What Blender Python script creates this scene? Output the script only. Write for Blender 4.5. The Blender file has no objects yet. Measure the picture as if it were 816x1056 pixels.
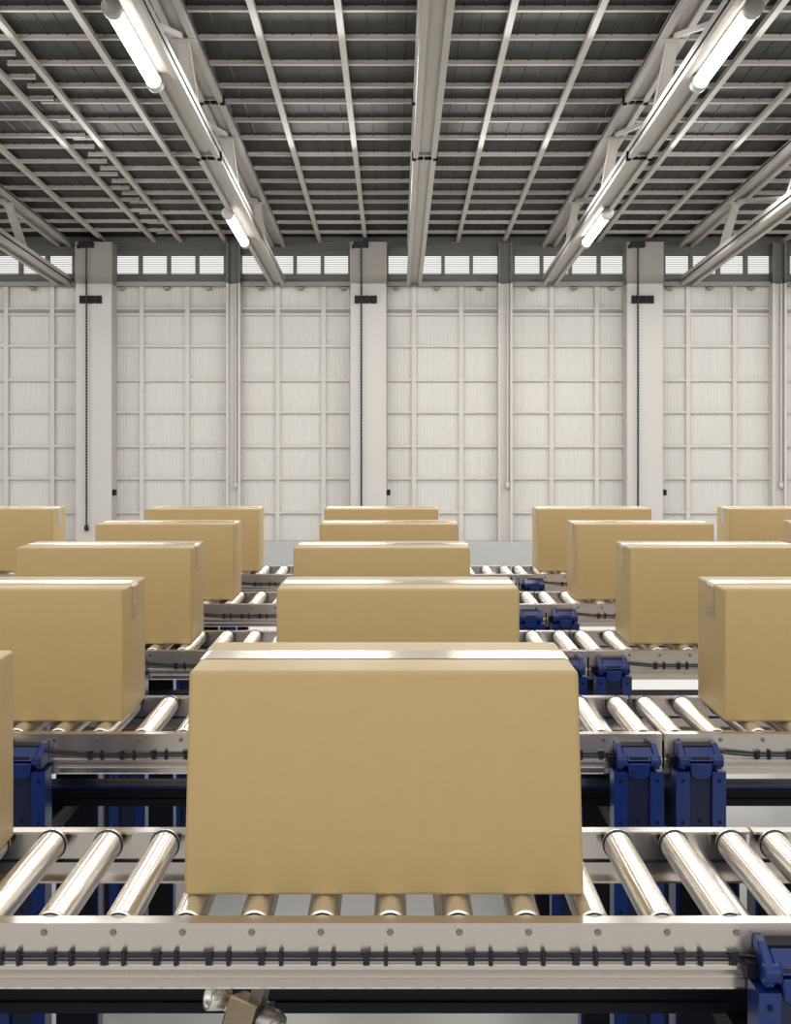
import bpy, bmesh, math, random
from mathutils import Vector, Matrix
random.seed(4)
S = bpy.context.scene
COL = S.collection
F = 1300.0            # focal length in pixels of the 816x1056 frame
H = 1.784             # camera height
HOR = 452.0           # horizon row
WY = 16.6             # back wall distance
PM = F / WY           # pixels per metre on the back wall
PI = math.pi

def wx(px, Y=WY): return (px - 408.0) / F * Y
def wz(py, Y=WY): return H + (HOR - py) / F * Y

# ---------------------------------------------------------------- materials
def srgb(r, g, b):
    def c(v):
        v /= 255.0
        return v / 12.92 if v <= 0.04045 else ((v + 0.055) / 1.055) ** 2.4
    return (c(r), c(g), c(b), 1.0)

def mat(name, rgb, rough=0.5, metal=0.0, var=0.06, scale=8.0, bump=0.0, bscale=60.0, spec=0.5, stretch=(1, 1, 1), rvar=0.0, coat=0.0, tangent=None, aniso=0.0):
    m = bpy.data.materials.new(name); m.use_nodes = True
    nt = m.node_tree; b = nt.nodes['Principled BSDF']
    tc = nt.nodes.new('ShaderNodeTexCoord'); mp = nt.nodes.new('ShaderNodeMapping')
    mp.inputs['Scale'].default_value = stretch
    nt.links.new(tc.outputs['Object'], mp.inputs['Vector'])
    n = nt.nodes.new('ShaderNodeTexNoise'); n.inputs['Scale'].default_value = scale; n.inputs['Detail'].default_value = 4
    nt.links.new(mp.outputs['Vector'], n.inputs['Vector'])
    mx = nt.nodes.new('ShaderNodeMix'); mx.data_type = 'RGBA'
    c = srgb(*rgb)
    mx.inputs[6].default_value = tuple(max(0, v * (1 - var)) for v in c[:3]) + (1,)
    mx.inputs[7].default_value = tuple(min(1, v * (1 + var)) for v in c[:3]) + (1,)
    nt.links.new(n.outputs['Fac'], mx.inputs[0]); nt.links.new(mx.outputs[2], b.inputs['Base Color'])
    b.inputs['Roughness'].default_value = rough; b.inputs['Metallic'].default_value = metal
    b.inputs['Specular IOR Level'].default_value = spec
    if coat: b.inputs['Coat Weight'].default_value = coat; b.inputs['Coat Roughness'].default_value = 0.08
    if tangent:
        tv = nt.nodes.new('ShaderNodeCombineXYZ')
        for i_ in range(3): tv.inputs[i_].default_value = tangent[i_]
        nt.links.new(tv.outputs[0], b.inputs['Tangent']); b.inputs['Anisotropic'].default_value = aniso
    if rvar:
        mr = nt.nodes.new('ShaderNodeMapRange'); mr.inputs[3].default_value = max(0, rough - rvar); mr.inputs[4].default_value = rough + rvar
        nt.links.new(n.outputs['Fac'], mr.inputs[0]); nt.links.new(mr.outputs[0], b.inputs['Roughness'])
    if bump:
        n2 = nt.nodes.new('ShaderNodeTexNoise'); n2.inputs['Scale'].default_value = bscale; n2.inputs['Detail'].default_value = 3
        nt.links.new(mp.outputs['Vector'], n2.inputs['Vector'])
        bp = nt.nodes.new('ShaderNodeBump'); bp.inputs['Strength'].default_value = bump; bp.inputs['Distance'].default_value = 0.002
        nt.links.new(n2.outputs['Fac'], bp.inputs['Height']); nt.links.new(bp.outputs['Normal'], b.inputs['Normal'])
    return m

M = {}
M['card'] = mat('cardboard', (206, 178, 124), 0.42, var=0.035, scale=30, bump=0.25, bscale=260, spec=0.45)
M['tape'] = mat('glossy_tape', (246, 238, 222), 0.26, metal=0.9, var=0.06, scale=14, bump=0.10, bscale=7, stretch=(1, 0.3, 1), spec=0.8, tangent=(0, 1, 0), aniso=0.9)
M['chrome'] = mat('chrome_roller', (250, 246, 240), 0.25, metal=0.97, var=0.002, scale=5, stretch=(1, 8, 1), tangent=(0, 1, 0), aniso=0.95)
M['rail'] = mat('polished_aluminium', (210, 202, 195), 0.22, metal=0.95, var=0.01, scale=4, tangent=(0, 0.7071, 0.7071), aniso=0.9)
M['bolt'] = mat('bolt_steel', (150, 144, 140), 0.3, metal=0.9)
M['blue'] = mat('blue_paint', (13, 44, 112), 0.3, var=0.25, scale=22, coat=0.12)
M['navy'] = mat('navy_paint', (16, 27, 62), 0.38, var=0.3, scale=30)
M['black'] = mat('black_steel', (11, 14, 26), 0.5, var=0.3, scale=30, spec=0.25)
M['rubber'] = mat('black_cable', (20, 24, 38), 0.4, var=0.2, scale=40)
M['floor'] = mat('polished_concrete', (205, 205, 201), 0.30, var=0.05, scale=1.3, bump=0.03, bscale=20, rvar=0.08)
M['wall'] = mat('white_cladding', (216, 213, 208), 0.55, var=0.03, scale=0.9)
M['girt'] = mat('white_steel', (208, 204, 199), 0.5, var=0.04, scale=3)
M['column'] = mat('painted_column', (204, 200, 195), 0.55, var=0.03, scale=2)
M['colhead'] = mat('shaded_grey_concrete', (142, 137, 130), 0.7, var=0.18, scale=1.4)  # concrete tone with the roof's shade on the column tops mixed in
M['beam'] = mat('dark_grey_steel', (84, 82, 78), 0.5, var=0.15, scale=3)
M['ledge'] = mat('grey_steel', (150, 146, 140), 0.5, var=0.1, scale=3)
M['dado'] = mat('grey_dado', (190, 190, 188), 0.55, var=0.03, scale=2)
M['roof'] = mat('dark_roof_sheet', (24, 25, 23), 0.6, var=0.18, scale=3, stretch=(6, 0.6, 1))
M['purlin'] = mat('purlin_paint', (180, 173, 166), 0.5, var=0.08, scale=2)
M['truss'] = mat('truss_paint', (176, 171, 165), 0.5, var=0.10, scale=2.5)
M['cap'] = mat('grey_plastic', (176, 172, 166), 0.4)
M['dark'] = mat('matt_black', (6, 6, 6), 0.9, spec=0.1)
M['bronze'] = mat('brushed_bronze', (190, 172, 145), 0.25, metal=0.9, var=0.12, scale=40, bump=0.1, bscale=150)

def emis(name, rgb, s):
    m = bpy.data.materials.new(name); m.use_nodes = True
    b = m.node_tree.nodes['Principled BSDF']
    b.inputs['Base Color'].default_value = srgb(*rgb); b.inputs['Emission Color'].default_value = srgb(*rgb)
    b.inputs['Emission Strength'].default_value = s
    n = m.node_tree.nodes.new('ShaderNodeTexNoise'); n.inputs['Scale'].default_value = 3
    mr = m.node_tree.nodes.new('ShaderNodeMapRange'); mr.inputs[3].default_value = s * 0.95; mr.inputs[4].default_value = s * 1.05
    m.node_tree.links.new(n.outputs['Fac'], mr.inputs[0]); m.node_tree.links.new(mr.outputs[0], b.inputs['Emission Strength'])
    return m
M['lamp'] = emis('lit_tube', (255, 252, 246), 6.0)
g = bpy.data.materials.new('window_glass'); g.use_nodes = True
_b = g.node_tree.nodes['Principled BSDF']; _b.inputs['Transmission Weight'].default_value = 1.0
_b.inputs['Roughness'].default_value = 0.02; _b.inputs['IOR'].default_value = 1.05; _b.inputs['Base Color'].default_value = (0.96, 0.97, 0.97, 1)
M['glass'] = g

# ---------------------------------------------------------------- mesh builder
class MB:
    def __init__(s): s.v = []; s.f = []; s.sm = []
    def add(s, vs, fs, smooth=False):
        o = len(s.v); s.v += [tuple(v) for v in vs]
        for f in fs: s.f.append(tuple(i + o for i in f)); s.sm.append(smooth)
        return s
    def box(s, x0, x1, y0, y1, z0, z1):
        vs = [(x, y, z) for x in (x0, x1) for y in (y0, y1) for z in (z0, z1)]
        return s.add(vs, [(0, 1, 3, 2), (4, 6, 7, 5), (0, 4, 5, 1), (2, 3, 7, 6), (0, 2, 6, 4), (1, 5, 7, 3)])
    def prism(s, poly, axis, a, b):       # poly: 2D outline in the other two axes (cyclic order kept)
        def P(p, t): return {'x': (t, p[0], p[1]), 'y': (p[0], t, p[1]), 'z': (p[0], p[1], t)}[axis]
        n = len(poly); vs = [P(p, a) for p in poly] + [P(p, b) for p in poly]
        fs = [(i, (i + 1) % n, n + (i + 1) % n, n + i) for i in range(n)] + [tuple(range(n))[::-1], tuple(range(n, 2 * n))]
        return s.add(vs, fs)
    def tube(s, p0, p1, r0, r1=None, n=16, caps=True, smooth=True):
        r1 = r0 if r1 is None else r1
        p0 = Vector(p0); p1 = Vector(p1); d = (p1 - p0).normalized()
        u = d.orthogonal().normalized(); w = d.cross(u)
        vs = []
        for p, r in ((p0, r0), (p1, r1)):
            for i in range(n):
                a = 2 * PI * i / n; vs.append(p + (u * math.cos(a) + w * math.sin(a)) * r)
        s.add(vs, [(i, (i + 1) % n, n + (i + 1) % n, n + i) for i in range(n)], smooth)
        if caps:
            s.add(vs[:n], [tuple(range(n))[::-1]]); s.add(vs[n:], [tuple(range(n))])
        return s
    def lathe(s, p0, d, prof, n=20):      # prof: (t along d, radius)
        p0 = Vector(p0); d = Vector(d).normalized(); u = d.orthogonal().normalized(); w = d.cross(u)
        vs = []
        for t, r in prof:
            for i in range(n):
                a = 2 * PI * i / n; vs.append(p0 + d * t + (u * math.cos(a) + w * math.sin(a)) * r)
        fs = []
        for k in range(len(prof) - 1):
            for i in range(n):
                j = (i + 1) % n; fs.append((k * n + i, k * n + j, (k + 1) * n + j, (k + 1) * n + i))
        s.add(vs, fs, True)
        s.add(vs[:n], [tuple(range(n))[::-1]]); s.add(vs[-n:], [tuple(range(n))])
        return s
    def bar(s, p0, p1, w, h):             # rectangular bar between two points
        p0 = Vector(p0); p1 = Vector(p1); d = (p1 - p0).normalized()
        up = Vector((0, 0, 1)) if abs(d.z) < 0.95 else Vector((0, 1, 0))
        u = d.cross(up).normalized(); t = u.cross(d)
        vs = [p + u * a * w / 2 + t * b * h / 2 for p in (p0, p1) for a, b in ((-1, -1), (1, -1), (1, 1), (-1, 1))]
        return s.add(vs, [(0, 1, 2, 3), (7, 6, 5, 4), (0, 4, 5, 1), (1, 5, 6, 2), (2, 6, 7, 3), (3, 7, 4, 0)])
    def build(s, name, m, parent=None, loc=None, bevel=0.0, seg=2, off=None):
        me = bpy.data.meshes.new(name)
        vs = s.v if off is None else [(v[0] - off[0], v[1] - off[1], v[2] - off[2]) for v in s.v]
        me.from_pydata(vs, [], s.f); me.polygons.foreach_set('use_smooth', s.sm)
        bm = bmesh.new(); bm.from_mesh(me)
        bmesh.ops.recalc_face_normals(bm, faces=bm.faces)
        if bevel:
            bmesh.ops.remove_doubles(bm, verts=bm.verts, dist=1e-6)
            es = [e for e in bm.edges if len(e.link_faces) == 2 and e.calc_face_angle(0) > 0.6]
            bmesh.ops.bevel(bm, geom=es, offset=bevel, segments=seg, affect='EDGES', profile=0.5, clamp_overlap=True)
            if seg > 1:
                for f in bm.faces: f.smooth = True
        bm.to_mesh(me); bm.free(); me.materials.append(M[m] if isinstance(m, str) else m); me.update()
        if bevel and seg > 1:
            me.shade_smooth() if hasattr(me, 'shade_smooth') else None
            try: me.set_sharp_from_angle(angle=math.radians(35))
            except Exception: pass
        o = bpy.data.objects.new(name, me); COL.objects.link(o)
        if parent: o.parent = parent
        if off is not None: o.location = off
        elif loc: o.location = loc
        return o

def empty(name, loc):
    o = bpy.data.objects.new(name, None); o.location = loc; o.empty_display_size = 0.1
    COL.objects.link(o); return o
def tag(o, label=None, cat=None, group=None, kind=None):
    if label: o['label'] = label
    if cat: o['category'] = cat
    if group: o['group'] = group
    if kind: o['kind'] = kind
    return o
def kids(o): return [c for c in bpy.data.objects if c.parent == o]
def snapshot(root):
    return [(c, [(d, []) for d in kids(c)]) for c in kids(root)]
def copy_thing(root, snap, loc):
    r = root.copy(); COL.objects.link(r); r.location = loc
    for k in list(r.keys()):
        if k in ('label', 'category', 'group'): del r[k]
    for c, ds in snap:
        cc = c.copy(); COL.objects.link(cc); cc.parent = r
        for d, _ in ds:
            dd = d.copy(); COL.objects.link(dd); dd.parent = cc
    return r

SL = 66.0 / F
def roof_z(Y): return wz(250) + SL * (WY - Y)
def bot_z(Y): return wz(295) + SL * (WY - Y)
up = 0.07
# ================================================================ SETTING
XL, XR = -8.6, 8.6
floor = MB().box(-11, 11, -7, WY + 0.3, -0.12, 0).build('floor', 'floor')
tag(floor, 'pale polished concrete warehouse floor under the conveyors', kind='structure')

# ---- back wall (ribbed white cladding with girts and mullions)
zD = wz(557); zB = wz(296)
wb = MB()
pitch = 0.044; n = int((XR - XL) / pitch); prof = []
for i in range(n):
    x = XL + i * pitch
    prof += [(x, WY), (x + pitch * 0.62, WY), (x + pitch * 0.72, WY + 0.0035), (x + pitch * 0.90, WY + 0.0035)]
prof.append((XR, WY))
vs = [(x, y, zD) for x, y in prof] + [(x, y, zB) for x, y in prof]
k = len(prof)
wb.add(vs, [(i, i + 1, k + i + 1, k + i) for i in range(k - 1)])
wb.box(XL, XR, WY + 0.02, WY + 0.2, 0.0, zB)
wall = wb.build('wall_back', 'wall')
tag(wall, 'white ribbed metal back wall behind the conveyors', kind='structure')
d = MB()
d.box(XL, XR, WY - 0.305, WY + 0.02, 0, zD)
for i in range(12): d.box(XL, XR, WY - 0.309, WY - 0.305, 0.02 + i * 0.036, 0.045 + i * 0.036)
o = d.build('dado_panel', 'dado', wall); o['label'] = 'plain blue-grey lower wall panel'
for py, th in ((318.5, 2.0), (324.5, 2.4), (357, 2.8), (392, 2.8), (425, 2.8), (460, 2.8), (493, 2.8), (528, 2.8)):
    z = wz(py); h = th / PM / 2
    MB().box(XL, XR, WY - 0.045, WY + 0.001, z - h, z + h).build('girt', 'girt', wall)
gg = MB().box(XL, XR, WY - 0.03, WY + 0.001, wz(323.4), wz(319.4)).build('girt', 'ledge', wall)
gg['label'] = 'grey strip between the two top girts'
mull = [7.5, 55, 147, 194, 287, 334, 427, 475.5, 568.5, 615, 709, 757]
mull += [m - 841 for m in (709, 757)] + [m + 841 for m in (7.5, 55, 147, 194)] + [-86, -134 + 280 * 0]
for px in sorted(set(mull)):
    x = wx(px); MB().box(x - 0.029, x + 0.029, WY - 0.06, WY + 0.001, zD, zB).build('mullion', 'girt', wall)
# sill beam and ledge, header
o = MB().box(XL, XR, WY - 0.02, WY + 0.15, wz(291.5), wz(284)).build('sill_beam', 'beam', wall); o['label'] = 'dark grey beam under the strip windows'
o = MB().box(XL, XR, WY - 0.10, WY + 0.1, wz(296), wz(291.5)).build('ledge', 'ledge', wall); o['label'] = 'mid grey ledge'
hd = MB().box(XL, XR, WY - 0.02, WY + 0.2, wz(262), roof_z(WY) + up + 0.02)
for i in range(4): hd.box(XL, XR, WY - 0.05, WY - 0.02, wz(260.5 - i * 3), wz(259.3 - i * 3))
o = hd.build('header_beam', 'beam', wall); o['label'] = 'dark grey ribbed band above the strip windows'

# ---- columns
colpx = [(-188.5, None), (96.5, 'left'), (380, 'middle'), (665.5, 'right'), (950, None)]
for px, nm in colpx:
    Yf = 16.25
    x = (px - 408) / F * Yf; hw = 18.7 / F * Yf
    zt = wz(292, Yf)
    c = empty('column', (x, Yf + 0.17, 0))
    MB().box(-hw, hw, -0.17, 0.145, 0, zt).build('column_shaft', 'column', c, bevel=0.008, seg=1)
    hd = MB().box(-hw - 0.004, hw + 0.004, -0.175, 0.145, zt, wz(249.5, Yf)).build('shaded_column_head', 'colhead', c)
    hd['label'] = 'upper end of the column, roof shade put into its grey'
    lab = {'left': 'wide white square column on the left of the back wall, rising above the boxes',
           'middle': 'wide white square column in the middle of the back wall, behind the centre boxes',
           'right': 'wide white square column on the right of the back wall, left of the window bay at right edge',
           None: 'wide white square column beyond the edge of the picture'}[nm]
    tag(c, lab, 'column', 'wide columns along the back wall')
    if nm:
        # hanging chain, plate, junction box
        cx = (px - 7.3 - 408) / F * (Yf - 0.05)
        top = wz(255, Yf); bot = wz(543, Yf)
        ch = empty('pull_chain', (cx, Yf - 0.05, top))
        lk = MB(); nl = 92; L = (top - bot) / nl
        for i in range(nl):
            lk.tube((0, 0, -i * L), (0, 0, -(i + 0.72) * L), 0.013, 0.013, 8)
        lk.tube((0, 0, 0), (0, 0, bot - top), 0.007, None, 6)
        lk.build('chain', 'rubber', ch)
        MB().lathe((0, 0, bot - top + 0.03), (0, 0, -1), [(0, 0.012), (0.02, 0.028), (0.07, 0.028), (0.085, 0.015)], 12).build('chain_weight', 'rubber', ch)
        MB().box(-0.10, 0.09, -0.03, 0.043, -0.01, 0.06).box(-0.12, -0.09, -0.025, 0.043, -0.02, 0.03).build('chain_hoist', 'black', ch, bevel=0.006, seg=1)
        tag(ch, 'long thin black pull chain hanging down the %s white column' % nm, 'chain', 'pull chains on the columns')
        px0 = px - 96.5 + 82.3
        p = empty('plate', ((px0 + 11.7 - 408) / F * Yf, Yf, wz(309, Yf)))
        for j in range(3):
            a = (-11.7 + j * 8) / F * Yf
            m_ = MB().box(a, a + 0.088, -0.026, -0.001, -0.05, 0.05)
            m_.box(a + 0.018, a + 0.07, -0.030, -0.026, -0.032, 0.03)
            m_.build('socket', 'black', p, bevel=0.005, seg=1)
        MB().box(-0.135, 0.135, -0.02, 0.0, -0.035, 0.035).build('back_plate', 'black', p)
        p.name = 'socket_strip'
        tag(p, 'row of three small black square boxes fixed high on the %s white column' % nm, 'socket', 'black socket strips on the columns')
        # small switch box to the right of the column, on its side
        sx = hw + x
        sb = MB().box(sx, sx + 0.05, Yf + 0.02, Yf + 0.09, wz(511, Yf), wz(505, Yf)).build('switch_box', 'black', bevel=0.006, seg=1, off=(sx, Yf + 0.05, wz(511, Yf)))
        tag(sb, 'tiny black switch box low on the right side of the %s white column' % nm, 'switch', 'switch boxes on the columns')

# ---- steel H posts with a conduit each
for px, nm in ((-40, None), (240.5, 'left'), (521.5, 'centre'), (804.5, 'right'), (1086, None)):
    Yf = 16.4; x = (px - 408) / F * Yf
    c = empty('steel_post', (x, Yf + 0.1, 0)); w = 0.092
    zt = wz(292, Yf)
    def hp(a, b):
        m_ = MB().box(-w, -w + 0.03, -0.1, 0.079, a, b).box(w - 0.03, w, -0.1, 0.079, a, b)
        m_.box(-w + 0.03, w - 0.03, -0.02, 0.0, a, b); return m_
    hp(zD, zt).build('post_shaft', 'girt', c)
    q = hp(zt, wz(250, Yf)).build('shaded_post_head', 'beam', c); q['label'] = 'upper end of the post, roof shade put in as dark grey'  # shade under the roof painted as a darker steel colour
    lab = {'left': 'narrow white steel post between the left and middle columns', 'centre': 'narrow white steel post between the middle and right columns',
           'right': 'narrow white steel post at the right edge of the back wall', None: 'narrow white steel post outside the picture'}[nm]
    tag(c, lab, 'post', 'narrow steel posts on the back wall')
    if nm:
        cd = MB(); zz = wz(500, Yf)
        cd.tube((0.03, -0.06, zz), (0.03, -0.06, zt), 0.016, None, 10)
        cd.lathe((0.03, -0.06, zz + 0.03), (0, 0, -1), [(0, 0.02), (0.02, 0.034), (0.06, 0.034), (0.075, 0.02)], 12)
        cd.build('conduit', 'column', c)

# ---- strip windows
bays = [(-181, -48, 1), (-33, 77, 1), (116, 233, 1), (248, 361, 1), (399, 515, 1), (529, 647, 1), (684, 797, 1), (812, 930, 1), (968, 1078, 1)]
for i, (a, b, _) in enumerate(bays):
    x0, x1 = wx(a), wx(b); z0w, z1w = wz(284), wz(262)
    xm = (x0 + x1) / 2; r = empty('window_%d' % (i + 1), (xm, WY, z0w)); tag(r, kind='structure')
    w = (x1 - x0) / 2; h = z1w - z0w
    fr = MB().box(-w, w, -0.03, 0.04, 0, 0.018).box(-w, w, -0.03, 0.04, h - 0.018, h)
    nb = 4; 
    for j in range(nb + 1):
        c = -w + 2 * w * j / nb
        fr.box(max(-w, c - 0.022), min(w, c + 0.022), -0.05, 0.04, 0, h)
    fr.build('window_frame', 'beam', r)
    sl = MB(); ns = 10
    for j in range(ns):
        z = (j + 0.5) * h / ns
        sl.box(-w, w, 0.045, 0.06, z - 0.0035, z + 0.0035)
    sl.build('louvre', 'ledge', r)
    MB().box(-w, w, 0.09, 0.096, 0, h).build('pane', 'glass', r)

# ---- small fittings beneath the ledge
for px in (32, 125, 171, 214, 268, 310, 354, 408, 451, 495, 549, 593, 632, 691, 733, 776):
    x = wx(px, WY - 0.1); z = wz(296, WY - 0.1) - 0.005
    m_ = MB().prism([(-0.05, 0.0), (0.05, 0.0), (0.035, -0.03), (-0.02, -0.03)], 'y', -0.11, 0.0)
    m_.tube((0, -0.055, -0.03), (0, -0.055, -0.045), 0.02, 0.015, 10)
    o = m_.build('downlight', 'ledge', loc=(x, WY - 0.0, z + 0.005), bevel=0.004, seg=1)
    ref = 'left' if px < 240 else 'centre' if px < 521 else 'right'
    tag(o, 'small grey fitting in the row under the ledge below the strip windows', 'light fitting', 'small fittings under the window ledge')

# ================================================================ ROOF
SL = 66.0 / F
def roof_z(Y): return wz(250) + SL * (WY - Y)
def bot_z(Y): return wz(295) + SL * (WY - Y)
def roof_Y(py): return 4450.0 / (518.0 - py)
def bot_Y(py): return 3702.6 / (518.0 - py)
Y0 = 7.6; Y1 = WY + 0.15
up = 0.07
rb = MB(); pitch = 0.14; n = int((XR - XL) / pitch); prof = []
for i in range(n):
    x = XL + i * pitch
    prof += [(x, 0), (x + 0.122, 0), (x + 0.126, -0.007), (x + 0.134, -0.007)]
prof.append((XR, 0)); k = len(prof)
vs = [(x, Y0, roof_z(Y0) + up + z) for x, z in prof] + [(x, Y1, roof_z(Y1) + up + z) for x, z in prof]
rb.add(vs, [(i, i + 1, k + i + 1, k + i) for i in range(k - 1)])
vs = [(XL, Y0, roof_z(Y0) + up + 0.03), (XR, Y0, roof_z(Y0) + up + 0.03), (XR, Y1, roof_z(Y1) + up + 0.03), (XL, Y1, roof_z(Y1) + up + 0.03)]
rb.add(vs + [(a, b, c + 0.06) for a, b, c in vs], [(0, 1, 2, 3), (7, 6, 5, 4), (0, 4, 5, 1), (1, 5, 6, 2), (2, 6, 7, 3), (3, 7, 4, 0)])
ceil = rb.build('ceiling', 'roof')
tag(ceil, 'dark ribbed sheet roof with pale purlins and rafters', kind='structure')
def slopebox(x0, x1, ya, yb, lo, hi, m_=None):   # box following the roof slope, lo/hi relative to the roof plane
    m_ = m_ or MB()
    vs = []
    for x in (x0, x1):
        for y in (ya, yb):
            for t in (lo, hi): vs.append((x, y, roof_z(y) + t))
    return m_.add(vs, [(0, 1, 3, 2), (4, 6, 7, 5), (0, 4, 5, 1), (2, 3, 7, 6), (0, 2, 6, 4), (1, 5, 7, 3)])
def purlin(Y, xa, xb):
    m_ = slopebox(xa, xb, Y - 0.017, Y + 0.017, 0.03, 0.038)
    slopebox(xa, xb, Y - 0.006, Y + 0.006, 0.038, up, m_)
    m_.build('purlin', 'purlin', ceil)
yr = [16, 45, 71, 94, 110, 129, 147, 164, 178, 191, 203, 212, 223, 233, 243]
yl = [61, 85, 107, 127, 145, 156, 171, 184, 198, 210, 221, 232, 241]
seamR = wx(168); seamL = wx(178)
for y in yr: purlin(roof_Y(y), XL if y < 50 else seamR, XR)
for y in (-12, -43): purlin(roof_Y(y), XL, XR)
for y in yl: purlin(roof_Y(y), XL, seamL)
# rafters
for px in (-118, -50, 15, 108, 160, 187, 233, 330, 377, 472, 520, 616, 664, 757 + 2, 807, 903, 951, 1010):
    x = wx(px); slopebox(x - 0.024, x + 0.024, Y0, WY, -0.01, 0.032).build('rafter', 'purlin', ceil)

# ---- trusses
def chord(fz, Ya, Yb, w=0.10, web=0.02, lip=0.055, hh=0.10):
    def bx(x0, x1, lo, hi, m_):
        vs = [(x, y, fz(y) + t) for x in (x0, x1) for y in (Ya, Yb) for t in (lo, hi)]
        m_.add(vs, [(0, 1, 3, 2), (4, 6, 7, 5), (0, 4, 5, 1), (2, 3, 7, 6), (0, 2, 6, 4), (1, 5, 7, 3)])
    m_ = MB()
    bx(-w, w, 0.03, 0.03 + web, m_)
    bx(-w, -w + 0.03, -0.0, hh, m_); bx(w - 0.03, w, -0.0, hh, m_)
    bx(-w, -w + 0.045, -0.012, 0.0, m_); bx(w - 0.045, w, -0.012, 0.0, m_)
    return m_
def splice(fz, Y, w=0.105):
    m_ = MB()
    for a, b, dy in ((-w, -w + 0.035, 0.03), (-w + 0.045, -w + 0.09, 0), (-w + 0.1, w - 0.05, 0), (w - 0.035, w, 0.03)):
        z = fz(Y + dy) - 0.016
        m_.box(a, b, Y + dy - 0.036, Y + dy + 0.036, z, z + 0.012)
    for sx in (-w, w - 0.008):
        z = fz(Y + 0.03) - 0.016; m_.box(sx, sx + 0.008, Y + 0.0, Y + 0.055, z, z + 0.07)
    return m_
trs = [(68, 'truss at the far left, only its far end in view', 0), (287, 'left truss with two lit tubes along its left side', 1),
       (427, 'middle truss seen straight from below, without lamps', 1), (566, 'right truss with two lit tubes along its underside', 1),
       (707, 'far right truss cut by the picture edge, without lamps', 1), (-150, 'truss beyond the left picture edge', 0), (847, 'truss beyond the right picture edge', 0)]
nodes = [9.12, 11.56, 14.08]
for px, lab, sp in trs:
    x = wx(px)
    t = empty('roof_truss', (x, WY, 0)); tag(t, 'pale steel roof ' + lab, 'truss', 'steel roof trusses')
    def loc(m_, nm, mt='truss', **k):
        m_.v = [(a, b - WY, c) for a, b, c in m_.v]; return m_.build(nm, mt, t, **k)
    rz = lambda Y: roof_z(Y) - 0.06
    loc(chord(rz, 5.6, WY - 0.02, 0.095, hh=0.06), 'top_chord')
    loc(chord(bot_z, 5.6, WY - 0.02, 0.095), 'bottom_chord')
    if sp:
        q = loc(splice(rz, roof_Y(97)), 'splice', 'dark'); q['label'] = 'black splice joint'
        q = loc(splice(bot_z, bot_Y(162)), 'splice', 'dark'); q['label'] = 'black splice joint'
    for Y in nodes:
        m_ = MB(); a = bot_z(Y) + 0.10; b = rz(Y) + 0.01
        m_.bar((0, Y, b), (0, Y + 0.6, bot_z(Y + 0.6) + 0.10), 0.085, 0.012)
        for sx in (-0.04, 0.04): m_.bar((sx, Y + 0.025, b), (sx, Y + 0.625, bot_z(Y + 0.6) + 0.10), 0.008, 0.05)
        loc(m_, 'web_post')
        yb = max(Y0 + 0.05, Y - 1.94)
        loc(MB().bar((0, Y - 0.04, rz(Y) + 0.0), (0, yb, bot_z(yb) + 0.09), 0.035, 0.035), 'brace')
        m2 = MB().box(-0.085, 0.085, Y - 0.02, Y + 0.02, rz(Y) - 0.028, rz(Y) - 0.012)
        loc(m2, 'gusset')

# ---- tube lamps
def lamp(x, ya, yb, lab):
    za, zb = bot_z(ya) - 0.035, bot_z(yb) - 0.035
    t = empty('tube_light', (x, ya, za)); d = Vector((0, yb - ya, zb - za)); L = d.length; dn = d.normalized()
    MB().lathe(dn * 0.08, dn, [(0, 0.043), (0.004, 0.047), (L - 0.165, 0.047), (L - 0.16, 0.043)], 20).build('diffuser', 'lamp', t)
    MB().lathe((0, 0, 0), dn, [(-0.012, 0.03), (-0.006, 0.05), (0.0, 0.056), (0.075, 0.056), (0.085, 0.049)], 24).build('end_cap', 'cap', t)
    MB().lathe(dn * (L - 0.085), dn, [(0, 0.049), (0.01, 0.056), (0.085, 0.056), (0.091, 0.05), (0.097, 0.03)], 24).build('end_cap', 'cap', t)
    m_ = MB().bar(dn * 0.02 + Vector((0, 0, 0.045)), dn * (L - 0.02) + Vector((0, 0, 0.045)), 0.05, 0.02)
    m_.build('mounting_rail', 'cap', t)
    tag(t, lab, 'light', 'lit tube lights under the trusses')
lamp(wx(287) - 0.07, 7.14, 8.50, 'lit white tube light, the nearer and larger of the two on the left truss')
lamp(wx(287) - 0.09, 12.25, 13.72, 'lit white tube light, the farther and smaller of the two on the left truss')
lamp(wx(566) + 0.02, 7.14, 8.50, 'lit white tube light, the nearer and larger of the two on the right truss')
lamp(wx(566) + 0.05, 12.25, 13.72, 'lit white tube light, the farther and smaller of the two on the right truss')

# ================================================================ CONVEYORS
Z0 = H - 0.684; ZT = H - 0.690; ZB = H - 0.782
JOINTS = [-2.485, -0.93, 0.625]; PER = 1.555; LEN = 1.549
DEP = 0.443; ROW = 1.147; YF = 1.794

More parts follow.
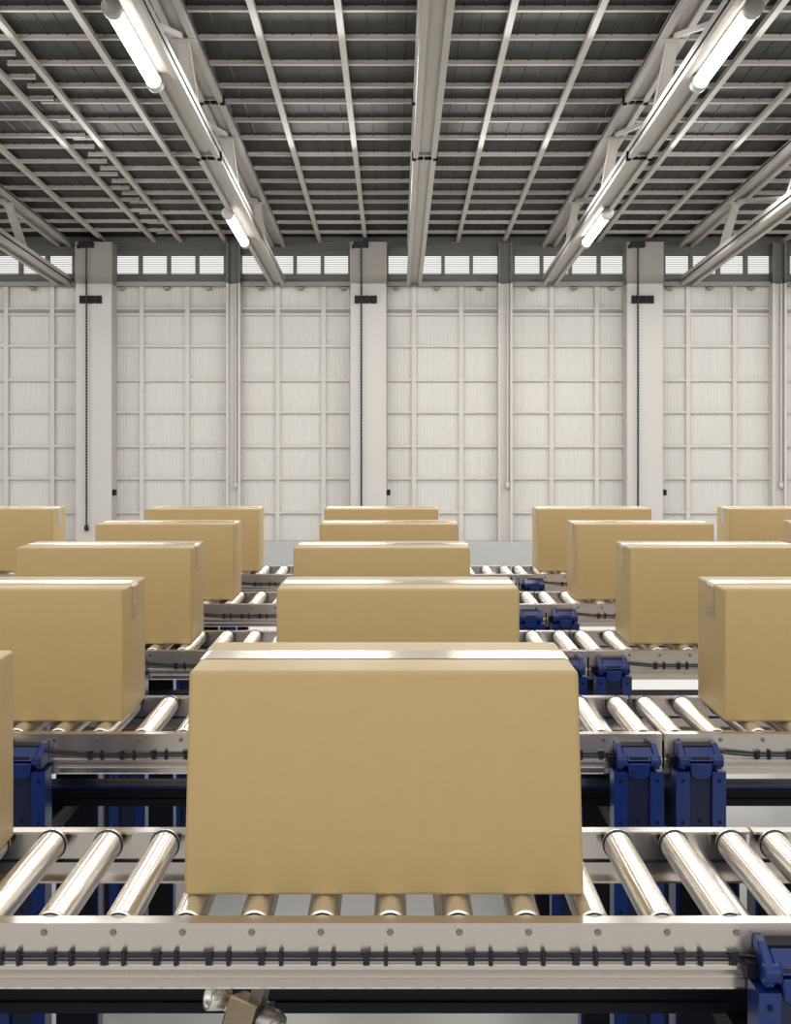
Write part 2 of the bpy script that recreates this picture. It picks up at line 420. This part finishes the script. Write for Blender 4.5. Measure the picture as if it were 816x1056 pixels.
def make_section():
    r = empty('roller_conveyor', (0, 0, 0))
    pr = [(0, ZT), (0.028, ZT), (0.028, ZT - 0.004), (0.004, ZT - 0.004), (0.004, ZB + 0.004), (0.022, ZB + 0.004), (0.022, ZB), (-0.004, ZB),
          (-0.0015, ZB + 0.002), (-0.003, ZB + 0.013), (0.002, ZB + 0.0145), (0.002, ZB + 0.0165), (0.0, ZB + 0.0185), (-0.003, ZB + 0.027), (-0.0025, ZB + 0.033), (0.0, ZB + 0.036)]
    MB().prism(pr, 'x', 0, LEN).build('side_rail', 'rail', r)
    MB().prism([(DEP - a, b) for a, b in pr], 'x', 0, LEN).build('side_rail', 'rail', r)
    rm = None
    for i in range(16):
        x = 0.032 + i * 0.0986
        if rm is None:
            prof = [(0.034, 0.020), (0.0345, 0.0232), (0.036, 0.0238), (0.0375, 0.024), (0.040, 0.024), (0.41, 0.024), (0.4125, 0.024), (0.414, 0.0238), (0.4155, 0.0232), (0.416, 0.020)]
            ro = MB().lathe((0, 0, 0), (0, 1, 0), prof, 32).build('roller', 'chrome', r, loc=(x, 0, Z0 - 0.024))
            cap = MB().lathe((0, 0.003, 0), (0, 1, 0), [(0, 0.006), (0.020, 0.006), (0.0235, 0.008), (0.025, 0.015), (0.0275, 0.018), (0.0320, 0.018)], 20)
            cp = cap.build('axle', 'rail', ro)
            ring = MB().lathe((0, 0.398, 0), (0, 1, 0), [(0, 0.0238), (0.001, 0.0262), (0.004, 0.0262), (0.005, 0.0238)], 24).build('drive_ring', 'rubber', ro)
            rm = (ro, cp, ring)
        else:
            ro = rm[0].copy(); COL.objects.link(ro); ro.location = (x, 0, Z0 - 0.024)
            for c in rm[1:]:
                q = c.copy(); COL.objects.link(q); q.parent = ro
        if i == 0:
            b0 = MB().tube((0, 0, 0), (0, -0.003, 0), 0.0055, 0.0045, 6).build('bolt', 'bolt', r, loc=(x, 0, ZT - 0.013))
        else:
            b = b0.copy(); COL.objects.link(b); b.location = (x, 0, ZT - 0.013)
    # cross ties
    for x in (0.515, 1.468, 1.0):
        m_ = MB().tube((x, 0.004, Z0 - 0.062), (x, DEP - 0.004, Z0 - 0.062), 0.012, None, 16)
        m_.build('cross_tie', 'chrome', r)
    # inner cable along the far rail
    MB().tube((0.01, DEP - 0.008, H - 0.748), (LEN - 0.01, DEP - 0.008, H - 0.748), 0.0022, None, 6).build('inner_cable', 'rubber', r)
    # front cable with clips
    cb = MB()
    xe = LEN - 0.13; xs = 0.12
    for zz, cr_ in ((H - 0.734, 0.0024), (H - 0.741, 0.0017)):
        pts = [(xs - 0.02, -0.02, H - 0.725), (xs + 0.03, -0.006, zz + 0.006), (xs + 0.09, -0.0045, zz), (xe, -0.0045, zz), (xe + 0.02, -0.015, zz + 0.002)]
        for p, q in zip(pts, pts[1:]): cb.tube(p, q, cr_, None, 8)
    cable = cb.build('front_cable', 'rubber', r)
    n = int((xe - xs - 0.1) / 0.0745)
    c0 = None
    for i in range(n + 1):
        x = xs + 0.095 + i * 0.0745
        if c0 is None:
            c1 = MB().prism([(-0.0045, -0.009), (0.0045, -0.009), (0.0045, 0.0065), (0.0065, 0.0115), (-0.0085, 0.0095), (-0.004, 0.0065)], 'y', -0.0045, 0.004).build('cable_clip', 'rubber', cable, loc=(x, -0.0045, H - 0.7378))
            c2 = MB().box(-0.0028, 0.0028, -0.005, 0.004, -0.010, 0.0125).build('cable_clip', 'rubber', cable, loc=(x + 0.028, -0.0045, H - 0.7378), bevel=0.0008, seg=1)
            c0 = (c1, c2)
        else:
            for c, dx in zip(c0, (0, 0.028)):
                q = c.copy(); COL.objects.link(q); q.location = (x + dx, -0.0045, H - 0.7378)
    # longitudinal beam
    MB().prism([(0.24, H - 0.928), (0.30, H - 0.928), (0.30, H - 0.875), (0.24, H - 0.875), (0.24, H - 0.892), (0.246, H - 0.894), (0.246, H - 0.909), (0.24, H - 0.911)], 'x', 0.03, LEN - 0.03).build('spine_beam', 'black', r)
    q = MB().box(0.03, LEN - 0.03, 0.235, 0.24, H - 0.881, H - 0.874).build('beam_lit_edge', 'blue', r); q['label'] = 'lit top edge of the beam, put in as a thin blue strip'  # light along the beam's top edge, painted as a blue strip
    # posts
    zt = H - 0.762
    def post(xc, ya, yb, zt, front):
        s = -1 if front else 1
        w = 0.057
        m_ = MB()
        for a, b in ((-w, -w + 0.031), (w - 0.031, w)):
            m_.box(xc + a, xc + b, ya, yb, 0.012, zt)
        m_.box(xc - w + 0.031, xc + w - 0.031, (ya + 0.02), yb, 0.012, zt - 0.004)
        m_.box(xc - w - 0.02, xc + w + 0.02, ya - 0.02, yb + 0.02, 0, 0.012)
        p = m_.build('support_post', 'blue', r)
        mm = 'navy' if front else 'black'
        m2 = MB().box(xc - w + 0.0315, xc + w - 0.0315, ya + 0.012, ya + 0.0195, 0.03, zt - 0.006)
        if not front: m2 = MB().box(xc - w + 0.006, xc + w - 0.006, ya - 0.006, ya - 0.0005, 0.03, zt - 0.006)  # rear posts: shade inside the channel put in as a black panel
        q = m2.build('post_panel_or_shade', mm, p); q['label'] = 'dark panel in the post, on rear posts channel shade put in as black'
        if front:
            s0 = None
            for z in (zt - 0.02, zt - 0.115, zt - 0.32, zt - 0.6):
                for dx in (-w + 0.015, 0, w - 0.015):
                    if dx == 0 and z > zt - 0.05: continue
                    lc = (xc + dx, ya + (0.012 if dx == 0 else 0.0), z)
                    if s0 is None: s0 = MB().tube((0, 0, 0), (0, -0.002, 0), 0.0042, None, 8).build('screw', 'black', p, loc=lc)
                    else:
                        q = s0.copy(); COL.objects.link(q); q.location = lc
    for xc in (0.070, LEN - 0.066):
        post(xc, -0.064, -0.008, zt, True)
        post(xc, DEP + 0.008, DEP + 0.062, ZB + 0.03, False)
        MB().box(xc - 0.022, xc + 0.022, -0.008, DEP + 0.008, H - 0.972, H - 0.928).build('end_beam', 'black', r)
        # clamp bracket
        c = empty_mesh_clamp(xc, zt, r)
    return r

def empty_mesh_clamp(xc, zt, r):
    b = MB()
    # side cheeks
    pr = [(-0.002, H - 0.704), (-0.022, H - 0.706), (-0.062, H - 0.726), (-0.068, H - 0.742), (-0.060, H - 0.757), (-0.002, H - 0.757)]
    for a, c in ((-0.048, -0.034), (0.034, 0.048)):
        b.prism(pr, 'x', xc + a, xc + c)
    b.tube((xc - 0.050, -0.056, H - 0.738), (xc - 0.026, -0.056, H - 0.738), 0.0135, None, 16)
    b.tube((xc + 0.026, -0.056, H - 0.738), (xc + 0.050, -0.056, H - 0.738), 0.0135, None, 16)
    b.prism([(-0.03, H - 0.712), (-0.062, H - 0.728), (-0.066, H - 0.738), (-0.052, H - 0.738), (-0.03, H - 0.728)], 'x', xc - 0.034, xc + 0.034)
    # lower tongue
    b.prism([(xc - 0.026, H - 0.742), (xc + 0.026, H - 0.742), (xc + 0.022, H - 0.772), (xc + 0.012, H - 0.778), (xc - 0.012, H - 0.778), (xc - 0.022, H - 0.772)], 'y', -0.068, -0.04)
    o = b.build('clamp', 'blue', r, bevel=0.002, seg=1)
    q = MB().prism([(-0.002, H - 0.708), (-0.028, H - 0.710), (-0.03, H - 0.745), (-0.002, H - 0.745)], 'x', xc - 0.034, xc + 0.034)
    q.box(xc - 0.064, xc - 0.049, -0.03, -0.002, H - 0.757, H - 0.735)
    qq = q.build('clamp_block', 'black', o); qq['label'] = 'black block inside the clamp'
    q = MB().box(xc - 0.022, xc + 0.022, -0.0655, -0.0615, H - 0.734, H - 0.727).build('clamp_pin', 'navy', o)
    return o

proto = make_section(); snap = snapshot(proto)
rown = ['nearest line', 'second line from the front', 'third line from the front', 'fourth line from the front', 'farthest line']
secn = ['left', 'middle', 'right']
first = True
for ri in range(5):
    for si, jx in enumerate(JOINTS):
        loc = (jx + 0.003, YF + ri * ROW, 0)
        if first: o = proto; o.location = loc; first = False
        else: o = copy_thing(proto, snap, loc)
        where = {0: 'left end section', 1: 'middle section', 2: 'right end section'}[si]
        tag(o, 'chrome roller conveyor on blue posts, %s of the %s' % (where, rown[ri]), 'conveyor', 'roller conveyor sections')

# ================================================================ BOXES
def make_box(name, w, h, d, flare=0.0):
    """origin at centre of the base's front edge"""
    r = empty(name, (0, 0, 0))
    hw = w / 2; fb = hw + flare
    vs = [(-fb, 0, 0), (fb, 0, 0), (fb, d, 0), (-fb, d, 0), (-hw, 0, h), (hw, 0, h), (hw, d, h), (-hw, d, h)]
    MB().add(vs, [(0, 3, 2, 1), (4, 5, 6, 7), (0, 1, 5, 4), (1, 2, 6, 5), (2, 3, 7, 6), (3, 0, 4, 7)]).build('carton', 'card', r, bevel=0.007, seg=3)
    tw = 0.036; dm = d / 2; e = 0.0009; L = 0.085
    # tape: strip over the top, bent down both ends; one continuous ribbon with thickness
    path = [(-hw - e - flare * L / h, h - L), (-hw - e, h - 0.008), (-hw + 0.002, h - 0.0015 + e), (-hw + 0.009, h + e)]
    path += [(-hw + 0.02 + (2 * hw - 0.04) * i / 24, h + e) for i in range(25)]
    path += [(-a, b) for a, b in reversed(path[:4])]
    vs = []; fs = []
    t = 0.0007
    for i, (x, z) in enumerate(path):
        a = path[max(0, i - 1)]; b = path[min(len(path) - 1, i + 1)]
        nx, nz = -(b[1] - a[1]), (b[0] - a[0]); l = math.hypot(nx, nz); nx /= l; nz /= l
        for y in (dm - tw, dm + tw):
            vs += [(x, y, z), (x + nx * t, y, z + nz * t)]
    for i in range(len(path) - 1):
        a = i * 4; b = a + 4
        fs += [(a, b, b + 1, a + 1), (a + 2, a + 3, b + 3, b + 2), (a + 1, b + 1, b + 3, a + 3), (a, a + 2, b + 2, b)]
    fs += [(0, 1, 3, 2)]; q = (len(path) - 1) * 4; fs += [(q, q + 2, q + 3, q + 1)]
    MB().add(vs, fs).build('packing_tape', 'tape', r)
    return r
big = make_box('cardboard_box', 0.583, 0.336, 0.272, 0.008)
std = make_box('cardboard_box', 0.587, 0.321, 0.272, 0.0); ss = snapshot(std)
def Yrow(i): return 1.892 + i * ROW
cx0 = (396 - 408) / F * Yrow(0)
big.location = (cx0, Yrow(0) - 0.008, Z0 + 0.0003)
tag(big, 'large plain brown cardboard box filling the centre of the nearest conveyor line', 'box', 'cardboard boxes on the conveyors')
items = [(0, None, 'brown cardboard box cut by the left picture edge on the nearest conveyor'),
         (1, 1.5, 'brown cardboard box at the left on the second conveyor line'),
         (1, 410.5, 'brown cardboard box directly behind the large centre box, on the second line'),
         (1, 873.0, 'brown cardboard box at the right edge on the second conveyor line, left side showing'),
         (2, 106.5, 'brown cardboard box at the left on the third conveyor line from the front'),
         (2, 393.8, 'brown cardboard box in the middle on the third conveyor line from the front'),
         (2, 740.5, 'brown cardboard box at the right on the third conveyor line from the front'),
         (3, 169.5, 'brown cardboard box at the left on the fourth conveyor line from the front'),
         (3, 401.2, 'brown cardboard box in the middle on the fourth conveyor line from the front'),
         (3, 665.5, 'brown cardboard box right of the middle on the fourth conveyor line from the front'),
         (3, 899.0, 'brown cardboard box just peeking in at the right edge on the fourth conveyor line'),
         (4, -5.0, 'brown cardboard box cut by the left picture edge on the farthest conveyor line'),
         (4, 208.0, 'brown cardboard box left of the middle on the farthest conveyor line'),
         (4, 393.3, 'brown cardboard box in the middle of the farthest conveyor line'),
         (4, 613.5, 'brown cardboard box right of the middle on the farthest conveyor line'),
         (4, 812.0, 'brown cardboard box cut by the right picture edge on the farthest conveyor line')]
for k, (ri, px, lab) in enumerate(items):
    x = -0.6545 - 0.2935 if px is None else (px - 408) / F * Yrow(ri)
    loc = (x, Yrow(ri), Z0 + 0.0003)
    if k == 0: o = std; o.location = loc
    else: o = copy_thing(std, ss, loc)
    tag(o, lab, 'box', 'cardboard boxes on the conveyors')

# ================================================================ metal fitting under the nearest rail
fx, fy = (255 - 408) / F * 1.84, 1.84
ft = empty('sensor_fitting', (fx + 0.014, fy, H - 0.846)); 
MF = Matrix.Rotation(math.radians(24), 4, 'Y')
ft.rotation_euler = (math.radians(-14), math.radians(11), math.radians(-24))
hexp = [(-0.036, 0.026), (0.006, 0.030), (0.024, 0.018), (0.024, -0.018), (0.006, -0.03), (-0.036, -0.026)]
MB().prism([(-0.042, -0.024), (-0.042, 0.024), (0.008, 0.024), (0.008, -0.024)], 'z', -0.026, 0.022).build('body', 'bronze', ft, bevel=0.003, seg=1)
MB().box(0.008, 0.0105, -0.0255, 0.0255, -0.0275, 0.0235).build('gasket', 'rubber', ft)
MB().lathe((0.0105, 0, -0.002), (1, 0, 0), [(0, 0.027), (0.016, 0.027), (0.03, 0.02)], 6).build('nut', 'bolt', ft)
MB().lathe((0.034, -0.012, -0.004), (1, -0.25, 0), [(-0.008, 0.014), (0.0, 0.016), (0.006, 0.016), (0.007, 0.013), (0.010, 0.013), (0.011, 0.016), (0.018, 0.016), (0.019, 0.012), (0.024, 0.012), (0.025, 0.009), (0.035, 0.009)], 20).build('connector', 'chrome', ft)
rg = MB(); n = 24; c = Vector((-0.066, -0.012, 0.006))
prof = [(-0.020, 0.013), (-0.020, 0.0155), (0.012, 0.0175), (0.014, 0.0165), (0.013, 0.0135), (-0.016, 0.012)]
dd = Vector((-0.62, -0.78, -0.05)).normalized(); u = dd.orthogonal().normalized(); w_ = dd.cross(u); vs = []
for t, rr in prof:
    for i in range(n):
        a = 2 * PI * i / n; vs.append(c + dd * t + (u * math.cos(a) + w_ * math.sin(a)) * rr)
fs = [(k * n + i, k * n + (i + 1) % n, ((k + 1) % 6) * n + (i + 1) % n, ((k + 1) % 6) * n + i) for k in range(6) for i in range(n)]
rg.add(vs, fs, True).build('clamp_ring', 'chrome', ft)
MB().tube((-0.064, -0.006, 0.006), (-0.038, 0.004, 0.0), 0.011, 0.013, 16).build('stem', 'chrome', ft)
MB().box(-0.02, 0.0, 0.0, 0.02, 0.02, 0.04).build('mounting_lug', 'bolt', ft)
tag(ft, 'small chrome and bronze fitting hanging under the rail of the nearest conveyor', 'fitting')

# ================================================================ LIGHT
w = bpy.data.worlds.new('daylight'); S.world = w; w.use_nodes = True; nt = w.node_tree
bg = nt.nodes['Background']; tc = nt.nodes.new('ShaderNodeTexCoord'); sp = nt.nodes.new('ShaderNodeSeparateXYZ')
cr = nt.nodes.new('ShaderNodeValToRGB'); mr = nt.nodes.new('ShaderNodeMapRange')
mr.inputs[1].default_value = -1; mr.inputs[2].default_value = 1
nt.links.new(tc.outputs['Generated'], sp.inputs[0]); nt.links.new(sp.outputs['Z'], mr.inputs[0]); nt.links.new(mr.outputs[0], cr.inputs[0]); nt.links.new(cr.outputs[0], bg.inputs[0])
E = cr.color_ramp.elements
E[0].position = 0.0; E[0].color = (0.28, 0.27, 0.26, 1)
E[1].position = 1.0; E[1].color = (0.6, 0.59, 0.58, 1)
for p, c in ((0.49, (0.30, 0.29, 0.28, 1)), (0.52, (0.84, 0.82, 0.80, 1)), (0.66, (0.76, 0.74, 0.72, 1)), (0.75, (1.7, 1.68, 1.65, 1)), (0.84, (1.3, 1.28, 1.25, 1)), (0.9, (0.7, 0.69, 0.67, 1))):
    e = E.new(p); e.color = c
# dimmer towards the two sides, where the hall carries on
ab = nt.nodes.new('ShaderNodeMath'); ab.operation = 'ABSOLUTE'; nt.links.new(sp.outputs['X'], ab.inputs[0])
m2 = nt.nodes.new('ShaderNodeMapRange'); m2.inputs[1].default_value = 0.25; m2.inputs[2].default_value = 0.95
m2.inputs[3].default_value = 1.35; m2.inputs[4].default_value = 0.08
nt.links.new(ab.outputs[0], m2.inputs[0]); nt.links.new(m2.outputs[0], bg.inputs['Strength'])

def area(name, loc, rot, sx, sy, e):
    l = bpy.data.lights.new(name, 'AREA'); l.shape = 'RECTANGLE'; l.size = sx; l.size_y = sy; l.energy = e; l.color = (1, 0.985, 0.96)
    o = bpy.data.objects.new(name, l); o.location = loc; o.rotation_euler = rot; COL.objects.link(o); return o

for i, Y in enumerate((8.2, 11.2, 14.0)):  # added unseen area lights that brighten the wall, floor and roof
    for px in (-261, -41, 177, 357, 497, 636, 777, 957, 1077):
        area('unseen_fill_light', (wx(px), Y, bot_z(Y) + 0.25), (math.radians(30), 0, 0), 0.9, 0.4, (25, 23, 15)[i])
for Y, e in ((9.7, 20), (12.6, 24)):  # more unseen lights, added for white streaks on the rollers
    for px in (-261, -41, 177, 357, 497, 636, 777, 957, 1077):
        area('unseen_fill_light', (wx(px), Y, bot_z(Y) + 0.25), (math.radians(-38), 0, 0), 1.1, 0.9, e)

# ================================================================ CAMERA
cam = bpy.data.cameras.new('camera'); co = bpy.data.objects.new('camera', cam); COL.objects.link(co)
cam.sensor_fit = 'VERTICAL'; cam.sensor_height = 24.0; cam.sensor_width = 24.0 * 816 / 1056
cam.lens = 24.0 * F / 1056.0
cam.shift_y = -(528.0 - HOR) / 1056.0
cam.clip_start = 0.05; cam.clip_end = 100
co.location = (0, 0, H); co.rotation_euler = (PI / 2, 0, 0)
S.camera = co
vs_ = S.view_settings; S.display_settings.display_device = 'sRGB'
vs_.view_transform = 'Standard'; vs_.look = 'None'; vs_.gamma = 1.0; vs_.use_curve_mapping = False; vs_.exposure = 0.0
